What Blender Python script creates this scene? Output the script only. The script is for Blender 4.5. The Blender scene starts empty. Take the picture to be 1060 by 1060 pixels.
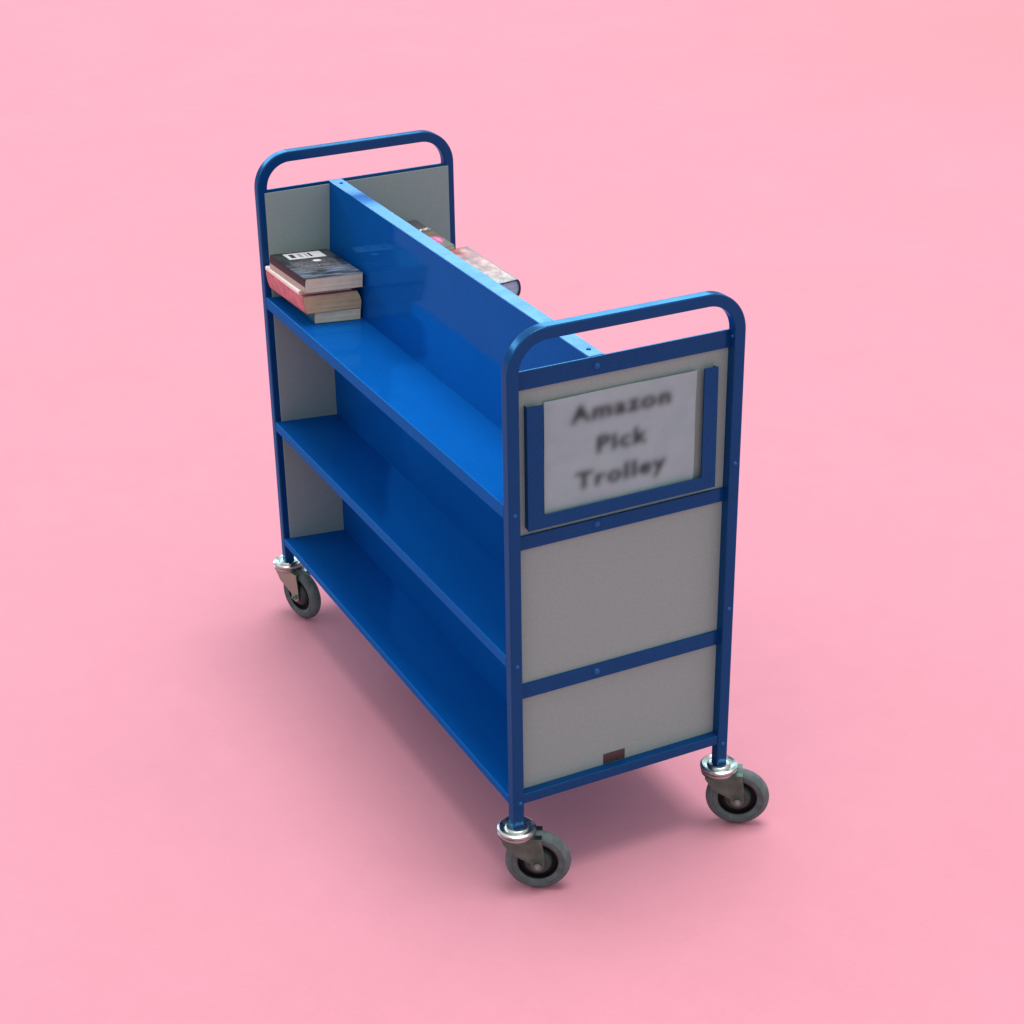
import bpy, bmesh, math, random
import numpy as np
from mathutils import Vector, Matrix

random.seed(7)
S = bpy.context.scene
COL = S.collection
PI = math.pi

# ------------------------------------------------------------------ measures (metres)
W, L, H = .4078, 1.0672, .979          # width, length, height of the trolley
T = .0198                               # square tube
ZP = .121                               # underside of the posts
PY0 = .0187                             # outer face of the end panels
XC = .1576                              # centre line of the divider
TOPH, BASEH = .0130, .0262              # half widths of the divider, top and base
ZT = .9115
SHELVES = ((.7004, .6905, .0223), (.4375, .4285, .0188), (.1756, .1660, .0142))   # front z, back z, lip

# ------------------------------------------------------------------ materials
def mat(name, base, rough=.5, metal=0., spec=.5, coat=0.):
    m = bpy.data.materials.new(name); m.use_nodes = True
    b = m.node_tree.nodes['Principled BSDF']
    b.inputs['Base Color'].default_value = (*base, 1)
    b.inputs['Roughness'].default_value = rough
    b.inputs['Metallic'].default_value = metal
    b.inputs['Specular IOR Level'].default_value = spec
    b.inputs['Coat Weight'].default_value = coat
    b.inputs['Coat Roughness'].default_value = .06
    return m
class N:
    """small node writer"""
    def __init__(s, m):
        s.t = m.node_tree; s.b = s.t.nodes['Principled BSDF']
        s.tc = s.t.nodes.new('ShaderNodeTexCoord')
    def new(s, k): return s.t.nodes.new(k)
    def link(s, a, b): s.t.links.new(a, b)
    def mapped(s, scale, coord='Object', rot=(0, 0, 0)):
        mp = s.new('ShaderNodeMapping'); mp.inputs['Scale'].default_value = scale
        mp.inputs['Rotation'].default_value = rot
        s.link(s.tc.outputs[coord], mp.inputs['Vector']); return mp.outputs[0]
    def noise(s, scale=1., detail=3., vec=None, rough=.5):
        n = s.new('ShaderNodeTexNoise'); n.inputs['Scale'].default_value = scale
        n.inputs['Detail'].default_value = detail; n.inputs['Roughness'].default_value = rough
        s.link(vec if vec is not None else s.tc.outputs['Object'], n.inputs['Vector']); return n.outputs['Fac']
    def ramp(s, fac, stops, interp='LINEAR'):
        r = s.new('ShaderNodeValToRGB'); r.color_ramp.interpolation = interp
        e = r.color_ramp.elements
        while len(e) < len(stops): e.new(.5)
        for i, (p, c) in enumerate(stops):
            e[i].position = p; e[i].color = (*c, 1) if len(c) == 3 else c
        s.link(fac, r.inputs[0]); return r.outputs[0]
    def math(s, op, a, b=None, clamp=False):
        n = s.new('ShaderNodeMath'); n.operation = op; n.use_clamp = clamp
        for i, v in enumerate((a, b)):
            if v is None: continue
            if isinstance(v, (int, float)): n.inputs[i].default_value = v
            else: s.link(v, n.inputs[i])
        return n.outputs[0]
    def mix(s, fac, a, b):
        n = s.new('ShaderNodeMix'); n.data_type = 'RGBA'
        for k, v in ((0, fac), (6, a), (7, b)):
            if isinstance(v, (int, float)): n.inputs[k].default_value = v
            elif isinstance(v, tuple): n.inputs[k].default_value = (*v, 1)
            else: s.link(v, n.inputs[k])
        return n.outputs[2]
    def bump(s, h, strength=.1, dist=.001):
        n = s.new('ShaderNodeBump'); n.inputs['Strength'].default_value = strength
        n.inputs['Distance'].default_value = dist
        s.link(h, n.inputs['Height']); s.link(n.outputs[0], s.b.inputs['Normal'])
    def sep(s, vec):
        n = s.new('ShaderNodeSeparateXYZ'); s.link(vec, n.inputs[0]); return n.outputs

def paint(name, base, rough, tint, ior=1.5):
    """blue lacquer: pigment below, its gloss takes up the pigment's hue"""
    m = mat(name, base, rough)
    n = N(m); nt_ = m.node_tree
    dif = n.new('ShaderNodeBsdfDiffuse'); glo = n.new('ShaderNodeBsdfGlossy'); mx = n.new('ShaderNodeMixShader'); fr = n.new('ShaderNodeFresnel')
    fr.inputs['IOR'].default_value = ior
    f = n.noise(9., 5.)
    col = n.ramp(f, ((.3, tuple(c*.92 for c in base)), (.7, tuple(c*1.08 for c in base))))
    fl_ = n.noise(700., 2.)
    col = n.mix(n.ramp(fl_, ((.35, (0, 0, 0)), (.68, (.8, .8, .8)))), col, tuple(min(1, c*1.6) for c in base))
    # a few small scuffs where the paint is rubbed paler
    sc = n.noise(1., 4., n.mapped((40, 14, 40)), .65)
    k = n.ramp(sc, ((.70, (0, 0, 0)), (.78, (1, 1, 1))))
    col = n.mix(n.math('MULTIPLY', k, .2), col, tuple(min(1, c*1.5+.02) for c in base))
    n.link(col, dif.inputs['Color']); glo.inputs['Color'].default_value = (*tint, 1)
    n.link(n.ramp(n.noise(25., 4.), ((.3, (rough*.8,)*3), (.75, (rough*1.35,)*3))), glo.inputs['Roughness'])
    bp = n.new('ShaderNodeBump'); bp.inputs['Strength'].default_value = .05; bp.inputs['Distance'].default_value = .0006
    n.link(n.noise(420., 2.), bp.inputs['Height'])
    for s in (dif, glo, fr): n.link(bp.outputs[0], s.inputs['Normal'])
    n.link(fr.outputs[0], mx.inputs[0]); n.link(dif.outputs[0], mx.inputs[1]); n.link(glo.outputs[0], mx.inputs[2])
    n.link(mx.outputs[0], nt_.nodes['Material Output'].inputs['Surface'])
    nt_.nodes.remove(n.b)
    return m

M = {}
M['shelf_blue'] = paint('shelf_blue_paint', (.002, .073, .298), .07, (.09, .38, .70), 1.52)
M['frame_blue'] = paint('frame_blue_paint', (.003, .034, .124), .17, (.24, .62, 1.))
M['bolt_blue'] = paint('bolt_head_paint', (.008, .065, .23), .2, (.35, .65, 1.))
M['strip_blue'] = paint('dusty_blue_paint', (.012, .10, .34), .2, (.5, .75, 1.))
def board():
    m = mat('grey_board', (.30, .355, .35), .6, spec=.15); n = N(m)
    f = n.noise(260., 4., rough=.7); g = n.noise(5., 3.)
    c = n.ramp(f, ((.3, (.222, .300, .292)), (.7, (.262, .354, .344))))
    c2 = n.mix(n.math('MULTIPLY', g, .18), c, (.235, .305, .31)); n.link(c2, n.b.inputs['Base Color'])
    n.bump(f, .12, .0005); return m
M['board'] = board()
def zinc():
    m = mat('zinc_plate', (.62, .62, .60), .28, 1.); n = N(m)
    c = n.ramp(n.noise(60., 4.), ((.3, (.34, .38, .36)), (.7, (.56, .61, .59)))); n.link(c, n.b.inputs['Base Color'])
    n.link(n.ramp(n.noise(130., 3.), ((.3, (.2,)*3), (.7, (.4,)*3))), n.b.inputs['Roughness']); return m
M['zinc'] = zinc()
def dull_zinc():
    m = mat('dull_olive_zinc', (.2, .23, .19), .36, 1.); n = N(m)
    c = n.ramp(n.noise(45., 4.), ((.3, (.065, .125, .095)), (.7, (.14, .24, .19)))); n.link(c, n.b.inputs['Base Color']); return m
M['fork'] = dull_zinc()
M['fork_lit'] = mat('lit_fork_metal', (.27, .36, .27), .3, 1.)  # the fork metal again, with brighter reflected surroundings put into its colour
M['bolt_zinc'] = mat('bolt_zinc', (.25, .36, .33), .35, 1.)
def rubber():
    m = mat('grey_rubber', (.13, .16, .17), .6, spec=.2); n = N(m)
    c = n.ramp(n.noise(70., 5.), ((.3, (.070, .098, .102)), (.72, (.118, .158, .163)))); n.link(c, n.b.inputs['Base Color'])
    n.bump(n.noise(300., 3.), .1, .0004); return m
M['rubber'] = rubber()
M['hub'] = mat('hub_plastic', (.034, .050, .047), .35, spec=.25)
M['black'] = mat('hub_recess_plastic', (.005, .006, .007), .6, spec=.15)
def pages(name, c0, c1):
    m = mat(name, c0, .9, spec=.1); n = N(m)
    f = n.noise(1., 3., n.mapped((6, 6, 900)))
    g = n.noise(40., 4.)
    c = n.ramp(n.math('ADD', n.math('MULTIPLY', f, .7), n.math('MULTIPLY', g, .3)), ((.35, c0), (.65, c1)))
    n.link(c, n.b.inputs['Base Color']); n.bump(f, .35, .0006); return m
M['pages_grey'] = pages('pages_greyed', (.58, .50, .36), (.82, .71, .53))
M['pages_brown'] = pages('pages_browned', (.50, .35, .18), (.74, .55, .31))
M['pages_pale'] = pages('pages_pale', (.60, .53, .35), (.84, .75, .53))
M['pages_white'] = pages('pages_white', (.5, .52, .56), (.72, .74, .78))

def cover(name, base, var=.35, rough=.35):
    m = mat(name, base, rough); n = N(m)
    f = n.noise(60., 5., rough=.65)
    c = n.ramp(f, ((.3, tuple(v*(1-var) for v in base)), (.7, tuple(min(1, v*(1+var)) for v in base))))
    n.link(c, n.b.inputs['Base Color']); return m
M['pink_cover'] = cover('rose_pink_cover', (.50, .135, .155), .35, .45)
M['white_cover'] = cover('white_cover', (.80, .72, .68), .06, .4)
M['teal_cover'] = cover('dark_teal_cover', (.02, .07, .085), .4, .4)
M['navy_cover'] = cover('dark_navy_cover', (.015, .02, .045), .3, .4)
M['maroon_cover'] = cover('dark_maroon_cover', (.10, .015, .02), .3, .4)
M['olive_cover'] = cover('dull_olive_cover', (.10, .10, .05), .3, .4)
M['cream_cover'] = cover('cream_cover', (.6, .55, .42), .1, .4)

def blurb_cover():
    # near black back cover: slate top band, pale blue streaks and rows of small print below
    m = mat('printed_dark_cover', (.02, .025, .03), .3, spec=.18); n = N(m)
    X, Y, Z = n.sep(n.tc.outputs['Object'])
    base = n.ramp(n.noise(25., 4.), ((.35, (.013, .016, .02)), (.7, (.055, .065, .075))))
    streak = n.noise(1., 5., n.mapped((16, 75, 1)), .6)
    down = n.math('MULTIPLY', n.math('SUBTRACT', .105, Y), 14., True)      # stronger towards the near end
    k = n.math('MULTIPLY', n.ramp(streak, ((.44, (0, 0, 0)), (.62, (1, 1, 1)))), down)
    c = n.mix(n.math('MULTIPLY', k, .75), base, (.22, .29, .40))
    rows = n.math('FRACT', n.math('MULTIPLY', Y, 150.))
    rows = n.math('LESS_THAN', rows, .45)
    words = n.math('GREATER_THAN', n.noise(1., 1., n.mapped((300, 230, 1))), .47)
    zone = n.math('MULTIPLY', n.math('GREATER_THAN', Y, .045), n.math('LESS_THAN', Y, .108))
    side = n.math('MULTIPLY', n.math('GREATER_THAN', X, .012), n.math('LESS_THAN', X, .104))
    t = n.math('MULTIPLY', n.math('MULTIPLY', rows, words), n.math('MULTIPLY', zone, side))
    c = n.mix(n.math('MULTIPLY', t, .40), c, (.42, .38, .36))
    face = n.math('GREATER_THAN', Z, .0262)
    sp = n.ramp(n.math('MULTIPLY', Z, 40.), ((.44, (.42, .36, .30)), (.50, (.006, .012, .016))))
    c = n.mix(face, sp, c)
    n.link(c, n.b.inputs['Base Color']); return m
M['blurb'] = blurb_cover()

def barcode():
    m = mat('barcode_sticker_paper', (.82, .82, .84), .5); n = N(m)
    X, Y, Z = n.sep(n.tc.outputs['Object'])
    b = n.new('ShaderNodeTexWhiteNoise'); b.noise_dimensions = '1D'
    n.link(n.math('FLOOR', n.math('MULTIPLY', X, 620.)), b.inputs['W'])
    bars = n.math('GREATER_THAN', b.outputs['Value'], .46)
    z1 = n.math('MULTIPLY', n.math('GREATER_THAN', X, .008), n.math('LESS_THAN', X, .021))
    z2 = n.math('MULTIPLY', n.math('GREATER_THAN', X, .025), n.math('LESS_THAN', X, .052))
    zx = n.math('ADD', z1, z2)
    zy = n.math('MULTIPLY', n.math('GREATER_THAN', Y, .008), n.math('LESS_THAN', Y, .030))
    k = n.math('MULTIPLY', n.math('MULTIPLY', zx, zy), bars)
    n.link(n.mix(k, (.52, .53, .56), (.02, .025, .03)), n.b.inputs['Base Color']); return m
M['barcode'] = barcode()
M['white_print'] = mat('white_print', (.62, .60, .60), .5)

def patterned_cover():
    # pale pink shading to off-white, blotted with grey and salmon
    m = mat('patterned_pink_cover', (.7, .5, .45), .3); n = N(m)
    X, Y, Z = n.sep(n.tc.outputs['Object'])
    f = n.noise(1., 5., n.mapped((55, 38, 55)), .62)
    g = n.math('ADD', n.math('MULTIPLY', Y, 4.9), n.math('MULTIPLY', n.noise(30., 3.), .5))
    base = n.ramp(g, ((.28, (.25, .27, .24)), (.50, (.38, .23, .20)), (.9, (.42, .19, .14)), (1., (.38, .09, .06))))
    dark = n.ramp(f, ((.36, (.12, .08, .09)), (.46, (.60, .38, .32)), (.56, (1, 1, 1))))
    mul = n.new('ShaderNodeMix'); mul.data_type = 'RGBA'; mul.blend_type = 'MULTIPLY'; mul.inputs[0].default_value = .8
    n.link(base, mul.inputs[6]); n.link(dark, mul.inputs[7])
    lite = n.ramp(f, ((.58, (0, 0, 0)), (.66, (1, 1, 1))))
    c = n.mix(n.math('MULTIPLY', lite, .55), mul.outputs[2], (.50, .47, .45))
    edge = n.math('MAXIMUM', n.math('GREATER_THAN', X, .1262), n.math('GREATER_THAN', Y, .2125))
    n.link(n.mix(edge, c, (.02, .025, .03)), n.b.inputs['Base Color'])
    return m
M['patterned'] = patterned_cover()
def flower_cover():
    # dark grey cover going olive, a pink blossom near its near end
    m = mat('grey_flower_cover', (.1, .1, .1), .3); n = N(m)
    X, Y, Z = n.sep(n.tc.outputs['Object'])
    base = n.ramp(n.math('MULTIPLY', Y, 5.6), ((.1, (.20, .22, .21)), (.32, (.16, .13, .10)), (.52, (.20, .15, .11)), (.62, (.075, .065, .075)), (1., (.085, .075, .08))))
    f = n.noise(1., 4., n.mapped((45, 45, 45)))
    base = n.mix(n.math('MULTIPLY', f, .5), base, (.05, .05, .055))
    dx = n.math('SUBTRACT', X, .094); dy = n.math('MULTIPLY', n.math('SUBTRACT', Y, .047), .75)
    d = n.math('SQRT', n.math('ADD', n.math('MULTIPLY', dx, dx), n.math('MULTIPLY', dy, dy)))
    d = n.math('ADD', d, n.math('MULTIPLY', n.math('SUBTRACT', n.noise(130., 3.), .5), .018))
    k = n.ramp(d, ((.013, (1, 1, 1)), (.018, (0, 0, 0))))
    petal = n.ramp(n.noise(120., 3.), ((.35, (.42, .06, .26)), (.6, (.78, .28, .46))))
    n.link(n.mix(k, base, petal), n.b.inputs['Base Color']); return m
M['flower'] = flower_cover()
M['plate'] = cover('dark_brown_plate', (.045, .030, .028), .25, .4)

def floor_mat():
    m = mat('pink_paper', (.5, .24, .3), .9, spec=.05); n = N(m)
    f = n.noise(2.2, 6., rough=.6); g = n.noise(120., 4., rough=.7)
    k = n.math('ADD', n.math('MULTIPLY', f, .35), n.math('ADD', n.math('MULTIPLY', g, .35), n.math('MULTIPLY', n.noise(14., 5., rough=.65), .30)))
    # the sheet is tinted towards peach over one broad patch
    X, Y, Z = n.sep(n.tc.outputs['Object'])
    dx = n.math('SUBTRACT', X, 5.3); dy = n.math('SUBTRACT', Y, 4.4)
    d = n.math('SQRT', n.math('ADD', n.math('MULTIPLY', dx, dx), n.math('MULTIPLY', dy, dy)))
    d = n.math('ADD', d, n.math('MULTIPLY', n.noise(1.5, 4.), .8))
    patch = n.ramp(n.math('MULTIPLY', d, .3), ((.2, (1, 1, 1)), (.85, (0, 0, 0))))
    col = n.ramp(k, ((.36, FLOOR_LO), (.64, FLOOR_HI)))
    n.link(n.mix(n.math('MULTIPLY', patch, .45), col, (.585, .225, .235)), n.b.inputs['Base Color'])
    n.bump(g, .12, .0008); return m
FLOOR_LO, FLOOR_HI = (.538, .234, .294), (.580, .254, .319)
M['floor'] = floor_mat()

def paper_mat():
    m = mat('printed_paper', (.7, .71, .76), .5, spec=.15); n = N(m)
    a = n.new('ShaderNodeAttribute'); a.attribute_name = 'ink'
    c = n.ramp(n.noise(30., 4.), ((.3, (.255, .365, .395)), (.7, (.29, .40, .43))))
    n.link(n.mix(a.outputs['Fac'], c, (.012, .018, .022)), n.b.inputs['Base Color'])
    n.bump(n.noise(45., 4.), .15, .002); return m
M['paper'] = paper_mat()

# ------------------------------------------------------------------ mesh helpers
def obj(name, bm, m, parent=None, smooth=False, loc=None):
    me = bpy.data.meshes.new(name)
    bmesh.ops.recalc_face_normals(bm, faces=bm.faces[:])
    bm.to_mesh(me); bm.free()
    me.materials.append(m)
    if smooth:
        for p in me.polygons: p.use_smooth = True
        me.set_sharp_from_angle(angle=math.radians(38))
    o = bpy.data.objects.new(name, me); COL.objects.link(o)
    if smooth:
        wn = o.modifiers.new('even_normals', 'WEIGHTED_NORMAL'); wn.weight = 100; wn.keep_sharp = True
    if parent is not None: o.parent = parent
    if loc is not None: o.location = loc
    return o
def bevel(bm, w, seg=2, ang=30):
    es = [e for e in bm.edges if len(e.link_faces) == 2 and e.calc_face_angle(0) > math.radians(ang)]
    if w: bmesh.ops.bevel(bm, geom=es, offset=w, segments=seg, affect='EDGES', profile=.5, clamp_overlap=True)
def box(bm, lo, hi):
    r = bmesh.ops.create_cube(bm, size=1)
    for v in r['verts']:
        v.co = Vector([lo[i] + (v.co[i]+.5)*(hi[i]-lo[i]) for i in range(3)])
    return bm
def prism(pts, y0, y1, axis='y', bm=None):
    """polygon given in (x,z) pushed along y, or in (x,y) pushed along z"""
    bm = bm or bmesh.new()
    f = (lambda p, t: (p[0], t, p[1])) if axis == 'y' else (lambda p, t: (p[0], p[1], t))
    a = [bm.verts.new(f(p, y0)) for p in pts]; b = [bm.verts.new(f(p, y1)) for p in pts]
    n = len(pts)
    bm.faces.new(a); bm.faces.new(b[::-1])
    for i in range(n): bm.faces.new((a[i], b[i], b[(i+1) % n], a[(i+1) % n]))
    return bm
def lathe(prof, axis='z', seg=48, bm=None, c=(0, 0, 0)):
    """profile of (r, h); closed at the axis where r = 0"""
    bm = bm or bmesh.new(); rings = []
    for r, h in prof:
        if r < 1e-6:
            rings.append([bm.verts.new((0, 0, h))])
        else:
            rings.append([bm.verts.new((r*math.cos(2*PI*i/seg), r*math.sin(2*PI*i/seg), h)) for i in range(seg)])
    for A, B in zip(rings, rings[1:]):
        for i in range(seg):
            j = (i+1) % seg
            if len(A) == 1 and len(B) == 1: continue
            if len(A) == 1: bm.faces.new((A[0], B[i], B[j]))
            elif len(B) == 1: bm.faces.new((A[i], A[j], B[0]))
            else: bm.faces.new((A[i], A[j], B[j], B[i]))
    vs = [v for R in rings for v in R]
    rot = Matrix.Identity(3)
    if axis == 'y': rot = Matrix.Rotation(-PI/2, 3, 'X')
    for v in vs: v.co = rot @ v.co + Vector(c)
    return bm
def sweep_xz(path, half, rad, y, bm=None):
    """rounded square tube swept along a path in a plane of constant y"""
    bm = bm or bmesh.new(); sec = []
    for cx, cy, a0 in ((1, 1, 0), (-1, 1, 90), (-1, -1, 180), (1, -1, 270)):
        for k in range(5):
            a = math.radians(a0 + k*22.5)
            sec.append((cx*(half-rad)+rad*math.cos(a), cy*(half-rad)+rad*math.sin(a)))
    rings = []
    for i, p in enumerate(path):
        q0 = path[max(i-1, 0)]; q1 = path[min(i+1, len(path)-1)]
        t = Vector((q1[0]-q0[0], 0, q1[1]-q0[1])).normalized()
        nn = Vector((-t.z, 0, t.x))
        rings.append([bm.verts.new(Vector((p[0], y, p[1])) + nn*a + Vector((0, b, 0))) for a, b in sec])
    n = len(sec)
    for A, B in zip(rings, rings[1:]):
        for i in range(n): bm.faces.new((A[i], A[(i+1) % n], B[(i+1) % n], B[i]))
    bm.faces.new(rings[0]); bm.faces.new(rings[-1])
    return bm
def empty(name, label, cat, loc=(0, 0, 0), group=None):
    o = bpy.data.objects.new(name, None); COL.objects.link(o); o.location = loc
    o.empty_display_size = .05
    o['label'] = label; o['category'] = cat
    if group: o['group'] = group
    return o

# ------------------------------------------------------------------ the setting
bm = bmesh.new()
bmesh.ops.create_grid(bm, x_segments=8, y_segments=8, size=14)
fl = obj('floor', bm, M['floor']); fl['kind'] = 'structure'
fl['label'] = 'plain pink floor sheet'

# ------------------------------------------------------------------ the trolley
TR = empty('book_trolley', 'blue steel two sided book trolley on four castor wheels with grey end boards', 'trolley')

def bolt(parent, x, y, z, sgn=-1, r=.0045):
    prof = [(r, 0), (r*.96, r*.25), (r*.72, r*.55), (r*.35, r*.72), (0, r*.76)]
    b = lathe(prof, 'z', 20)
    R = Matrix.Rotation(PI/2 if sgn < 0 else -PI/2, 3, 'X')
    for v in b.verts: v.co = R @ v.co
    return obj('bolt', b, M['bolt_blue'], parent, True, (x, y, z))

def end_frame(far):
    f = (lambda y: L - y) if far else (lambda y: y)
    sg = 1 if far else -1
    R = .058; h = T/2; path = [(h, ZP)]
    for k in range(1, 13): path.append((h, ZP + (H-h-R-ZP)*k/12))
    for k in range(1, 17):
        a = PI - k*PI/2/16
        path.append((h+R+R*math.cos(a), H-h-R+R*math.sin(a)))
    for k in range(1, 9): path.append((h+R+(W-2*h-2*R)*k/8, H-h))
    for k in range(1, 17):
        a = PI/2 - k*PI/2/16
        path.append((W-h-R+R*math.cos(a), H-h-R+R*math.sin(a)))
    for k in range(1, 13): path.append((W-h, (H-h-R) + (ZP-(H-h-R))*k/12))
    fr = obj('end_frame', sweep_xz(path, h, .0026, f(h)), M['frame_blue'], TR, True)
    for z0, z1 in ((.8815, .9110), (.6194, .6427), (.3552, .3812)):
        ys = sorted((f(.0138), f(.0184)))
        b = box(bmesh.new(), (T-.001, ys[0], z0), (W-T+.001, ys[1], z1)); bevel(b, .0009, 2)
        obj('cross_rail', b, M['frame_blue'], fr, True)
    ys = sorted((f(.0022), f(.0184)))
    b = box(bmesh.new(), (T-.001, ys[0], .1640), (W-T+.001, ys[1], .1823)); bevel(b, .0018, 3)
    obj('bottom_rail', b, M['frame_blue'], fr, True)
    for x, z in ((.0098, .6881), (.0105, .4254), (.0125, .1684), (W-.0105, .6889), (W-.0098, .4267), (W-.0105, .1644)):
        bolt(fr, x, f(0), z, sg, .0037)
    for x, z in ((.1552, .8965), (.1572, .6345), (.1590, .3685)):
        bolt(fr, x, f(.0138), z, sg, .0058)
    bolt(fr, W-.0205, f(.0060), .903, sg, .003)
    ys = sorted((f(PY0), f(PY0+.003)))
    b = box(bmesh.new(), (.0130, ys[0], .1655), (W-.0130, ys[1], .9055)); bevel(b, .0004, 1)
    pn = obj('end_panel', b, M['board'], TR)
    return fr, pn
fr_near, pn_near = end_frame(False)
fr_far, pn_far = end_frame(True)

# divider, leaning in to a flat 26 mm top
zs1 = SHELVES[0][1]
half = [(TOPH, ZT-.0012), (BASEH, zs1), (BASEH, .1560)]
ZC = ZT-.0016
half[0] = (TOPH, ZC)
pts = [(XC+a, z) for a, z in half] + [(XC-a, z) for a, z in half[::-1]]
y0, y1 = PY0+.0032, L-PY0-.0032
b = prism(pts, y0, y1); bmesh.ops.subdivide_edges(b, edges=[e for e in b.edges if abs(e.calc_length()-(y1-y0)) < 1e-5], cuts=16, use_grid_fill=True)
dv = obj('divider', b, M['shelf_blue'], TR)
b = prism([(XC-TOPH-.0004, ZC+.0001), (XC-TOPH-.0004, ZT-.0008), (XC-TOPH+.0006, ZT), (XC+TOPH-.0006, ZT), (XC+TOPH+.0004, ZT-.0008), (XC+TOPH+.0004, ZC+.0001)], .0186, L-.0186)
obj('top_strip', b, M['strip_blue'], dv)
for y in (.045, L-.047):
    b = lathe([(.0042, 0), (.0040, .0007), (.0025, .0012), (0, .0010)], 'z', 18)
    obj('screw', b, M['frame_blue'], dv, True, (XC+.001, y, ZT))

# six folded shelves
def shelf(zf, zb, lip, right):
    depth = (W - XC - BASEH) if right else (XC - BASEH)
    if right: zb = zf - (zf-zb)*1.45
    sl = (zb-zf)/depth; r = .0018
    arc = []
    for k in range(6):
        a = PI - k*(PI/2)/5
        arc.append((.0006+r+r*math.cos(a), zf-r+r*math.sin(a)))
    pts = [(.0006, zf-lip)] + arc + [(depth+.001, zb), (depth+.001, zb-.0018), (.0028, zf-.0022), (.0024, zf-lip)]
    if right: pts = [(W-x, z) for x, z in pts]
    b = prism(pts, T+.0004, L-T-.0004)
    return obj('shelf', b, M['shelf_blue'], TR, True)
for zf, zb, lip in SHELVES:
    shelf(zf, zb, lip, False); shelf(zf, zb, lip, True)

# sign holder: a U of channel on the near end panel
b = prism([(.0355, .6525), (.3665, .6525), (.3650, .8565), (.3400, .8575), (.3405, .6740), (.0622, .6740), (.0618, .8550), (.0350, .8560)], .0067, .0100)
for lo, hi in (((.0360, .0101, .6540), (.0380, PY0+.0005, .8550)), ((.3630, .0101, .6540), (.3648, PY0+.0005, .8550)), ((.0381, .0101, .6540), (.3629, PY0+.0005, .6560))):
    box(b, lo, hi)
bevel(b, .0007, 2)
obj('sign_holder', b, M['frame_blue'], TR, True)
b = box(bmesh.new(), (.1757, PY0-.0012, .1826), (.2160, PY0-.0001, .2017)); bevel(b, .0003, 1)
obj('plate', b, M['plate'], TR)['label'] = 'small dark brown plate at the foot of the near end board'

# castors ------------------------------------------------------------
def caster(x, y, ang, e, fork='fork'):
    """swivel castor; local +x is the way the wheel trails"""
    ZW, RW, HW, GAP = .0545, .0545, .0120, .0158
    b = bmesh.new()
    # crown of the fork
    crown = []
    for k in range(33):
        a = math.radians(40) + k*math.radians(280)/32
        crown.append((.0300*math.cos(a), .0300*math.sin(a)))
    crown += [(e+.007, -(GAP+.003)), (e+.007, GAP+.003)]
    prism(crown, .1030, .1065, 'z', b)
    # two cheeks tapering to the axle
    ch = [(-.0232, .1031), (-.0225, .0965), (-.0085, .0760), (e-.0118, .058)]
    for k in range(9):
        a = PI + k*PI/8
        ch.append((e+.0115*math.cos(a), ZW+.0115*math.sin(a)))
    ch += [(e+.0110, .075), (e+.0068, .1031)]
    for sgn in (-1, 1):
        prism(ch, sgn*GAP, sgn*(GAP+.003), 'y', b)
    bevel(b, .0007, 2)
    fk = obj('caster', b, M[fork], TR, True, (x, y, 0))
    fk.rotation_euler = (0, 0, ang)
    # ball race and stem collar
    prof = [(.022, .1066), (.0300, .1066), (.0310, .1085), (.0312, .1105), (.0285, .1118), (.0288, .1135), (.0322, .1150),
            (.0318, .1180), (.0285, .1195), (.0240, .1172), (.0205, .1166), (.0190, .1190), (.0160, .1205), (.0, .1205)]
    obj('swivel_ring', lathe(prof, 'z', 56), M['zinc'], fk, True)
    # tyre: softly crowned tread with a step in the side wall
    half = [(.0335, .0086), (.0355, .0104), (.0410, HW), (.0420, HW-.0012), (.0432, HW-.0012), (.0442, HW-.0002), (.0455, HW-.0004), (.0495, .0098), (.0525, .0066), (RW-.0003, .0032), (RW, 0)]
    prof = half + [(r, -h) for r, h in half[::-1][1:]] + [(.0335, .0086)]
    obj('tyre', lathe(prof, 'y', 72, c=(e, 0, ZW)), M['rubber'], fk, True)
    # hub: recessed black dish with a grey dome in its middle
    h = [(.0337, .0090), (.0315, .0086), (.0305, .0030), (.0240, .0022)]
    hb = obj('hub', lathe(h + [(r, -z) for r, z in h[::-1]] + [(.0337, .0090)], 'y', 56, c=(e, 0, ZW)), M['black'], fk, True)
    d = [(.0245, .0020), (.0238, .0065), (.0215, .0105), (.0170, .0135), (.0100, .0150), (0, .0152)]
    b = lathe(d, 'y', 48, c=(e, 0, ZW)); lathe([(r, -z) for r, z in d], 'y', 48, b, (e, 0, ZW))
    obj('hub_cap', b, M['hub'], fk, True)
    # axle bolt with hexagon heads
    for sgn in (-1, 1):
        p = [(0, GAP+.0031), (.0062, GAP+.0031), (.0062, GAP+.0066), (.0034, GAP+.0070), (.0034, GAP+.0092), (.0028, GAP+.0106), (0, GAP+.0110)]
        obj('axle_bolt', lathe([(r, sgn*h) for r, h in p], 'y', 6, None, (e, 0, ZW)), M['bolt_zinc'], fk, True)
    return fk
caster(.0099, .0099, math.radians(-30), .0345)
caster(W-.0099, .0099, math.radians(-33), .0340)
caster(.0099, L-.0099, math.radians(-72), .038, 'fork_lit')['label'] = 'castor with reflected light put into its fork colour'
caster(W-.0099, L-.0099, math.radians(-60), .038)

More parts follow.
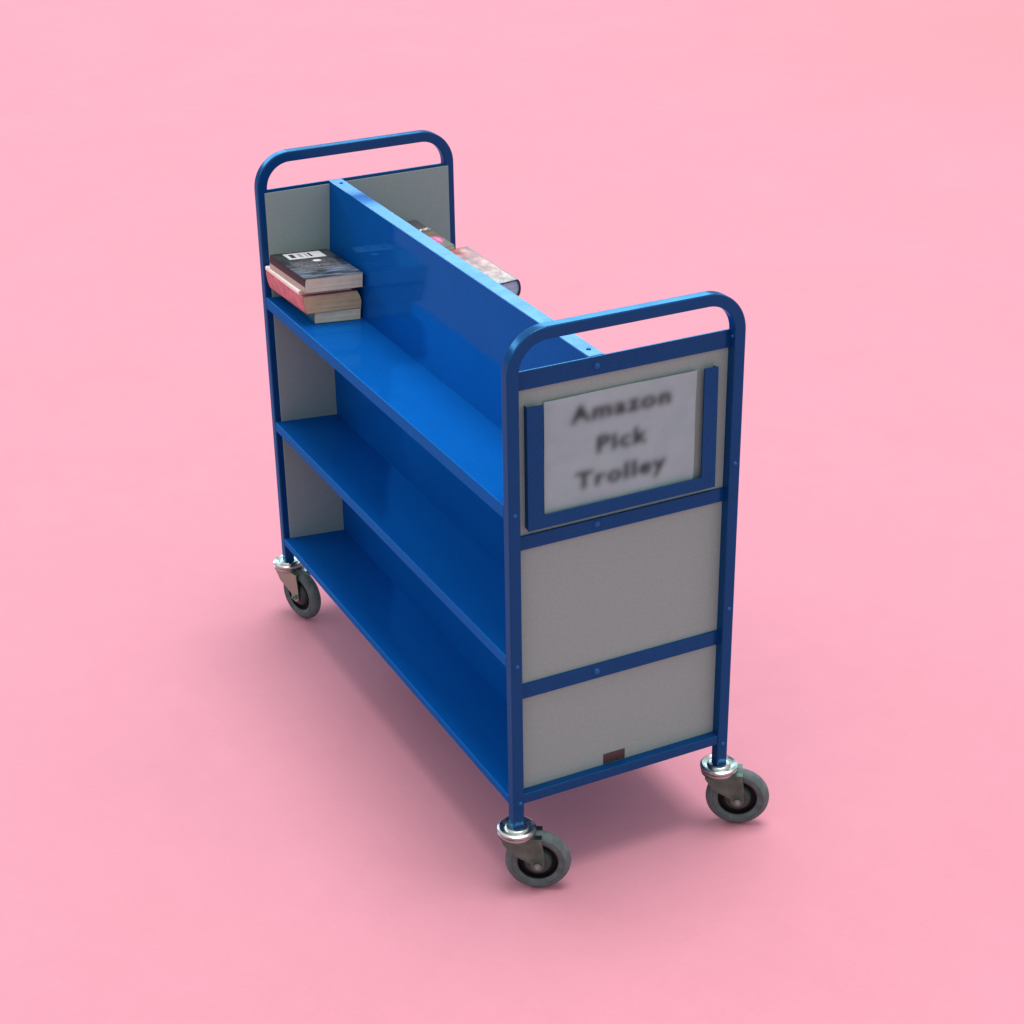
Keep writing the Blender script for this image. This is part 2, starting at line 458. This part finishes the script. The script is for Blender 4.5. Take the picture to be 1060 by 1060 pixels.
# ------------------------------------------------------------------ the paper sign, with its soft print
def text_bitmap(x0, x1, z0, z1, nx, nz, lines, blur):
    img = np.zeros((nz, nx))
    for s, cx, zb, size in lines:
        cu = bpy.data.curves.new('lettering', 'FONT'); cu.body = s; cu.align_x = 'CENTER'; cu.size = size
        cu.space_character = 1.16; cu.resolution_u = 6
        o = bpy.data.objects.new('lettering', cu); COL.objects.link(o)
        dg = bpy.context.evaluated_depsgraph_get(); dg.update()
        me = bpy.data.meshes.new_from_object(o.evaluated_get(dg)); me.calc_loop_triangles()
        co = np.array([v.co[:2] for v in me.vertices])
        px = (co[:, 0]*1.2 + cx - x0)/(x1-x0)*(nx-1); pz = (co[:, 1] + zb - z0)/(z1-z0)*(nz-1)
        for t in me.loop_triangles:
            a, b2, c = [np.array((px[i], pz[i])) for i in t.vertices]
            lo = np.floor(np.minimum(np.minimum(a, b2), c)).astype(int); hi = np.ceil(np.maximum(np.maximum(a, b2), c)).astype(int)
            lo = np.maximum(lo, 0); hi = np.minimum(hi, (nx-1, nz-1))
            if (hi < lo).any(): continue
            gx, gz = np.meshgrid(np.arange(lo[0], hi[0]+1), np.arange(lo[1], hi[1]+1))
            d = (b2[0]-a[0])*(c[1]-a[1])-(c[0]-a[0])*(b2[1]-a[1])
            if abs(d) < 1e-9: continue
            u = ((gx-a[0])*(c[1]-a[1])-(c[0]-a[0])*(gz-a[1]))/d
            v = ((b2[0]-a[0])*(gz-a[1])-(gx-a[0])*(b2[1]-a[1]))/d
            k = (u >= -.02) & (v >= -.02) & (u+v <= 1.02)
            sub = img[lo[1]:hi[1]+1, lo[0]:hi[0]+1]; sub[k] = 1
        bpy.data.objects.remove(o); bpy.data.meshes.remove(me); bpy.data.curves.remove(cu)
    # heavy type: grow the strokes, more across than up
    rx, rz = int(round(.0021/((x1-x0)/(nx-1)))), int(round(.0012/((z1-z0)/(nz-1))))
    src = img.copy()
    for dx in range(-rx, rx+1):
        for dz in range(-rz, rz+1):
            if (dx/max(rx, 1))**2+(dz/max(rz, 1))**2 <= 1.01: img = np.maximum(img, np.roll(np.roll(src, dx, 1), dz, 0))
    sg = blur/((x1-x0)/(nx-1)); n = int(sg*3)+1
    ker = np.exp(-.5*(np.arange(-n, n+1)/sg)**2); ker /= ker.sum()
    img = np.apply_along_axis(lambda r: np.convolve(r, ker, 'same'), 1, img)
    img = np.apply_along_axis(lambda r: np.convolve(r, ker, 'same'), 0, img)
    return img
PX0, PX1, PZ0, PZ1 = .0668, .3300, .6610, .8556
NX, NZ = 360, 266
img = text_bitmap(PX0, PX1, PZ0, PZ1, NX, NZ,
                  (('Amazon', .1990, .8115, .0385), ('Pick', .1985, .7550, .0385), ('Trolley', .1990, .7010, .0385)), .0043)
me = bpy.data.meshes.new('paper_sign')
gx = np.linspace(PX0, PX1, NX); gz = np.linspace(PZ0, PZ1, NZ)
XX, ZZ = np.meshgrid(gx, gz)
def wave(x, z): return .0007*np.sin(x*31+z*17)+.0005*np.sin(z*52-x*9+1)+.0004*np.sin(x*83+z*40)
lift = np.clip((ZZ-.79)/.07, 0, 1)**2*np.clip((XX-.22)/.1, 0, 1)*.0012
YY = .0140 + wave(XX, ZZ)*.8 - lift
fv = np.stack([XX, YY, ZZ], -1).reshape(-1, 3); bv = np.stack([XX, YY+.0005, ZZ], -1).reshape(-1, 3)
nv = NX*NZ; faces = []
for j in range(NZ-1):
    for i in range(NX-1):
        a = j*NX+i; faces.append((a, a+1, a+NX+1, a+NX)); faces.append((nv+a, nv+a+NX, nv+a+NX+1, nv+a+1))
rim = [i for i in range(NX)] + [j*NX+NX-1 for j in range(1, NZ)] + [(NZ-1)*NX+i for i in range(NX-2, -1, -1)] + [j*NX for j in range(NZ-2, 0, -1)]
for a, c in zip(rim, rim[1:]+rim[:1]): faces.append((a, nv+a, nv+c, c))
me.from_pydata(np.vstack([fv, bv]).tolist(), [], faces); me.update()
at = me.attributes.new('ink', 'FLOAT', 'POINT')
at.data.foreach_set('value', np.concatenate([np.clip(img*1.0, 0, 1).reshape(-1), np.zeros(nv)]).astype(np.float32))
for p in me.polygons: p.use_smooth = True
me.materials.append(M['paper'])
sg_ = bpy.data.objects.new('paper_sign', me); COL.objects.link(sg_)
sg_['label'] = 'white paper sign with three lines of black print, in a blue holder'
sg_['category'] = 'sign'

# ------------------------------------------------------------------ books
def book(label, a, b_, c, cov, pg, spine=-1, board=.0007, roundf=0., slant=0., loc=(0, 0, 0), rot=(0, 0, 0), group=None, hard=False, overhang=0.):
    """a wide (x), b long (y), c thick (z); spine on the -x or +x side; near lower left corner at the origin"""
    e = empty('book', label, 'book', loc, group); e.rotation_euler = rot
    ns = 10; bulge = .0016 if not hard else .0052
    # cover: a C shaped sheet swept along the length, spine slightly bowed, optional roll
    out = []; inn = []
    def sx(x, z): return x + slant*(z/c-.5)
    out.append((a, 0)); inn.append((a, board))
    for k in range(ns+1):
        t = k/ns; z = c*t; x = -bulge*math.sin(PI*t)**.6 if 0 < t < 1 else 0
        out.append((x, z)); inn.append((x+board, board+(c-2*board)*t))
    out.append((a, c)); inn.append((a, c-board))
    pts = [(sx(x, z), z) for x, z in out] + [(sx(x, z), z) for x, z in inn[::-1]]
    if spine > 0: pts = [(a-x, z) for x, z in pts]
    b = prism(pts, 0, b_)
    co = obj('cover', b, cov, e, True)
    # pages
    iy = overhang+.0004
    pts = []
    for k in range(9):
        t = k/8; z = board+.0001+(c-2*board-.0002)*t
        pts.append((sx(a-overhang-.0012+roundf*math.sin(PI*t), z), z))
    for k in range(9):
        t = 1-k/8; z = board+.0001+(c-2*board-.0002)*t
        x = (-bulge*math.sin(PI*t)**.6 if 0 < t < 1 else 0)+board+.0002
        pts.append((sx(x, z), z))
    if spine > 0: pts = [(a-x, z) for x, z in pts]
    obj('page_block', prism(pts, iy, b_-iy), pg, e, True)
    return e, co

# left pile lies on the tilted top shelf, against the far end
TH = math.atan2(SHELVES[0][0]-SHELVES[0][1], XC-BASEH)
def on_shelf(u, v, w):
    return (u*math.cos(TH)+w*math.sin(TH), v, SHELVES[0][0]+.0003-u*math.sin(TH)+w*math.cos(TH))
G = 'books piled on the left of the top shelf'
book('thin paperback with dark teal spine and pale page edges, undermost in the left pile', .093, .160, .0225, M['teal_cover'], M['pages_pale'],
     loc=on_shelf(.033, .872, 0), rot=(0, TH, 0), group=G)
book('thick paperback with rose pink spine and browned page edges in the left pile', .112, .172, .0345, M['pink_cover'], M['pages_brown'],
     roundf=.004, slant=-.009, loc=on_shelf(.0105, .866, .0227), rot=(0, TH, math.radians(3)), group=G)
book('thin book with plain white spine, under the dark book with the barcode sticker', .106, .163, .0088, M['white_cover'], M['pages_grey'],
     loc=on_shelf(.0035, .876, .0574), rot=(0, TH, math.radians(2)), group=G)
bk, co = book('dark paperback with a white barcode sticker on its cover, topmost of the left pile', .117, .163, .0275, M['blurb'], M['pages_grey'],
     loc=on_shelf(.0085, .858, .0661), rot=(0, TH, math.radians(3)), group=G)
b = box(bmesh.new(), (0, 0, 0), (.076, .036, .0003))
st = obj('barcode_sticker', b, M['barcode'], bk, loc=(.021, .119, .0276))
b = bmesh.new(); prism([(.0085*math.cos(k*PI/12), .0062*math.sin(k*PI/12)) for k in range(24)], 0, .0003, 'z', b)
obj('oval_sticker', b, M['white_print'], bk, loc=(.068, .100, .0276))

# right piles, behind the divider
TR2 = math.atan2((SHELVES[0][0]-SHELVES[0][1])*1.45, W-XC-BASEH)
def on_right(x, y, w):
    return (x-w*math.sin(TR2), y, SHELVES[0][0]+.0003-(W-x)*math.sin(TR2)+w*math.cos(TR2))
G2 = 'books lying behind the divider'
r2 = (0, -TR2, 0)
book('dark maroon book behind the divider, undermost below the grey book with the pink flower', .112, .176, .041, M['maroon_cover'], M['pages_brown'], 1,
     loc=on_right(.206, .866, 0), rot=r2, group=G2)
book('dull olive book behind the divider, directly under the grey book with the pink flower', .112, .176, .044, M['olive_cover'], M['pages_grey'], 1,
     loc=on_right(.210, .868, .0412), rot=r2, group=G2)
bk2, co2 = book('dark grey paperback with white lettering and a pink flower, behind the divider', .113, .176, .026, M['flower'], M['pages_grey'], 1,
     loc=on_right(.2155, .867, .0855), rot=r2, group=G2)
cu = bpy.data.curves.new('lettering', 'FONT'); cu.body = 'GAK'; cu.size = .017; cu.extrude = .0002; cu.offset = .0004; cu.align_x = 'CENTER'
o = bpy.data.objects.new('lettering', cu); COL.objects.link(o)
dg = bpy.context.evaluated_depsgraph_get(); dg.update()
me = bpy.data.meshes.new_from_object(o.evaluated_get(dg)); bpy.data.objects.remove(o)
me.materials.clear(); me.materials.append(M['white_print'])
lt = bpy.data.objects.new('lettering', me); COL.objects.link(lt); lt.parent = bk2; lt.location = (.096, .110, .0263)
book('dark navy book behind the divider, undermost below the pale pink patterned hardback', .120, .205, .038, M['navy_cover'], M['pages_pale'], 1,
     loc=on_right(.218, .648, 0), rot=r2, group=G2)
book('cream book behind the divider, second from the bottom below the pale pink patterned hardback', .120, .208, .036, M['cream_cover'], M['pages_pale'], 1,
     loc=on_right(.218, .650, .0382), rot=r2, group=G2)
bk3, co3 = book('hardback with a pale pink and white patterned cover, lying behind the divider', .128, .214, .032, M['patterned'], M['pages_white'], 1,
     hard=True, board=.0022, overhang=.003, loc=on_right(.2225, .645, .0745), rot=r2, group=G2)
b = box(bmesh.new(), (.0005, -.0004, .0298), (.127, .0004, .0322))
obj('board_edge', b, M['navy_cover'], bk3)

# ------------------------------------------------------------------ light
LOW_FRONT, LOW_BACK, ZENITH, SHEEN_SKY = (.74, .76, .77), (.34, .34, .36), (.95, .92, .91), (4.8, 6.6, 7.4)
wd = bpy.data.worlds.new('World'); S.world = wd; wd.use_nodes = True
nt = wd.node_tree
class WN(N):
    def __init__(s, t):
        s.t = t; s.tc = t.nodes.new('ShaderNodeTexCoord'); s.b = None
w = WN(nt)
X, Y, Z = w.sep(w.tc.outputs['Generated'])
def smooth(v, lo, hi):
    n = nt.nodes.new('ShaderNodeMapRange'); n.interpolation_type = 'SMOOTHSTEP'
    n.inputs['From Min'].default_value = lo; n.inputs['From Max'].default_value = hi
    w.link(v, n.inputs['Value']); return n.outputs[0]
# pale sky overhead, an added fill band low on the camera's side, dim low ground line behind,
# and an added bright band, for sheen on the top faces, a third of the way up behind the trolley
front = smooth(w.math('ADD', w.math('MULTIPLY', Y, 1.), w.math('MULTIPLY', X, -.55)), .45, -.35)
low = w.mix(front, LOW_BACK, LOW_FRONT)
sky = w.mix(smooth(Z, .25, .75), low, ZENITH)
sheen_mask = w.math('MULTIPLY', w.math('MULTIPLY', smooth(Z, .265, .345), smooth(Z, .50, .40)), smooth(Y, .25, .65))
col = w.mix(sheen_mask, sky, SHEEN_SKY)
bg = nt.nodes['Background']; w.link(col, bg.inputs['Color']); bg.inputs['Strength'].default_value = 1.0

ld = bpy.data.lights.new('overhead_light', 'SUN'); ld.energy = 2.85; ld.angle = math.radians(32); ld.color = (1., .96, .93)
lo = bpy.data.objects.new('overhead_light', ld); COL.objects.link(lo)
d = Vector((-.12, -.04, -1.)).normalized()
lo.rotation_euler = d.to_track_quat('-Z', 'Y').to_euler(); lo.location = (.6, .9, 3)

# ------------------------------------------------------------------ camera
cd = bpy.data.cameras.new('camera'); cam = bpy.data.objects.new('camera', cd); COL.objects.link(cam)
r = Vector((.89293, -.45, -.01337)).normalized(); u = Vector((.21171, .39352, .89461)).normalized()
bk_ = r.cross(u)
mw = Matrix((r, u, bk_)).transposed().to_4x4(); mw.translation = Vector((-1.1044, -2.2387, 1.944))
cam.matrix_world = mw
cd.sensor_width = 36; cd.lens = 36*1944.3/1060; cd.clip_end = 200; cd.clip_start = .05
S.camera = cam

S.view_settings.view_transform = 'Standard'; S.view_settings.look = 'None'
S.view_settings.gamma = 1; S.view_settings.exposure = 0; S.view_settings.use_curve_mapping = False
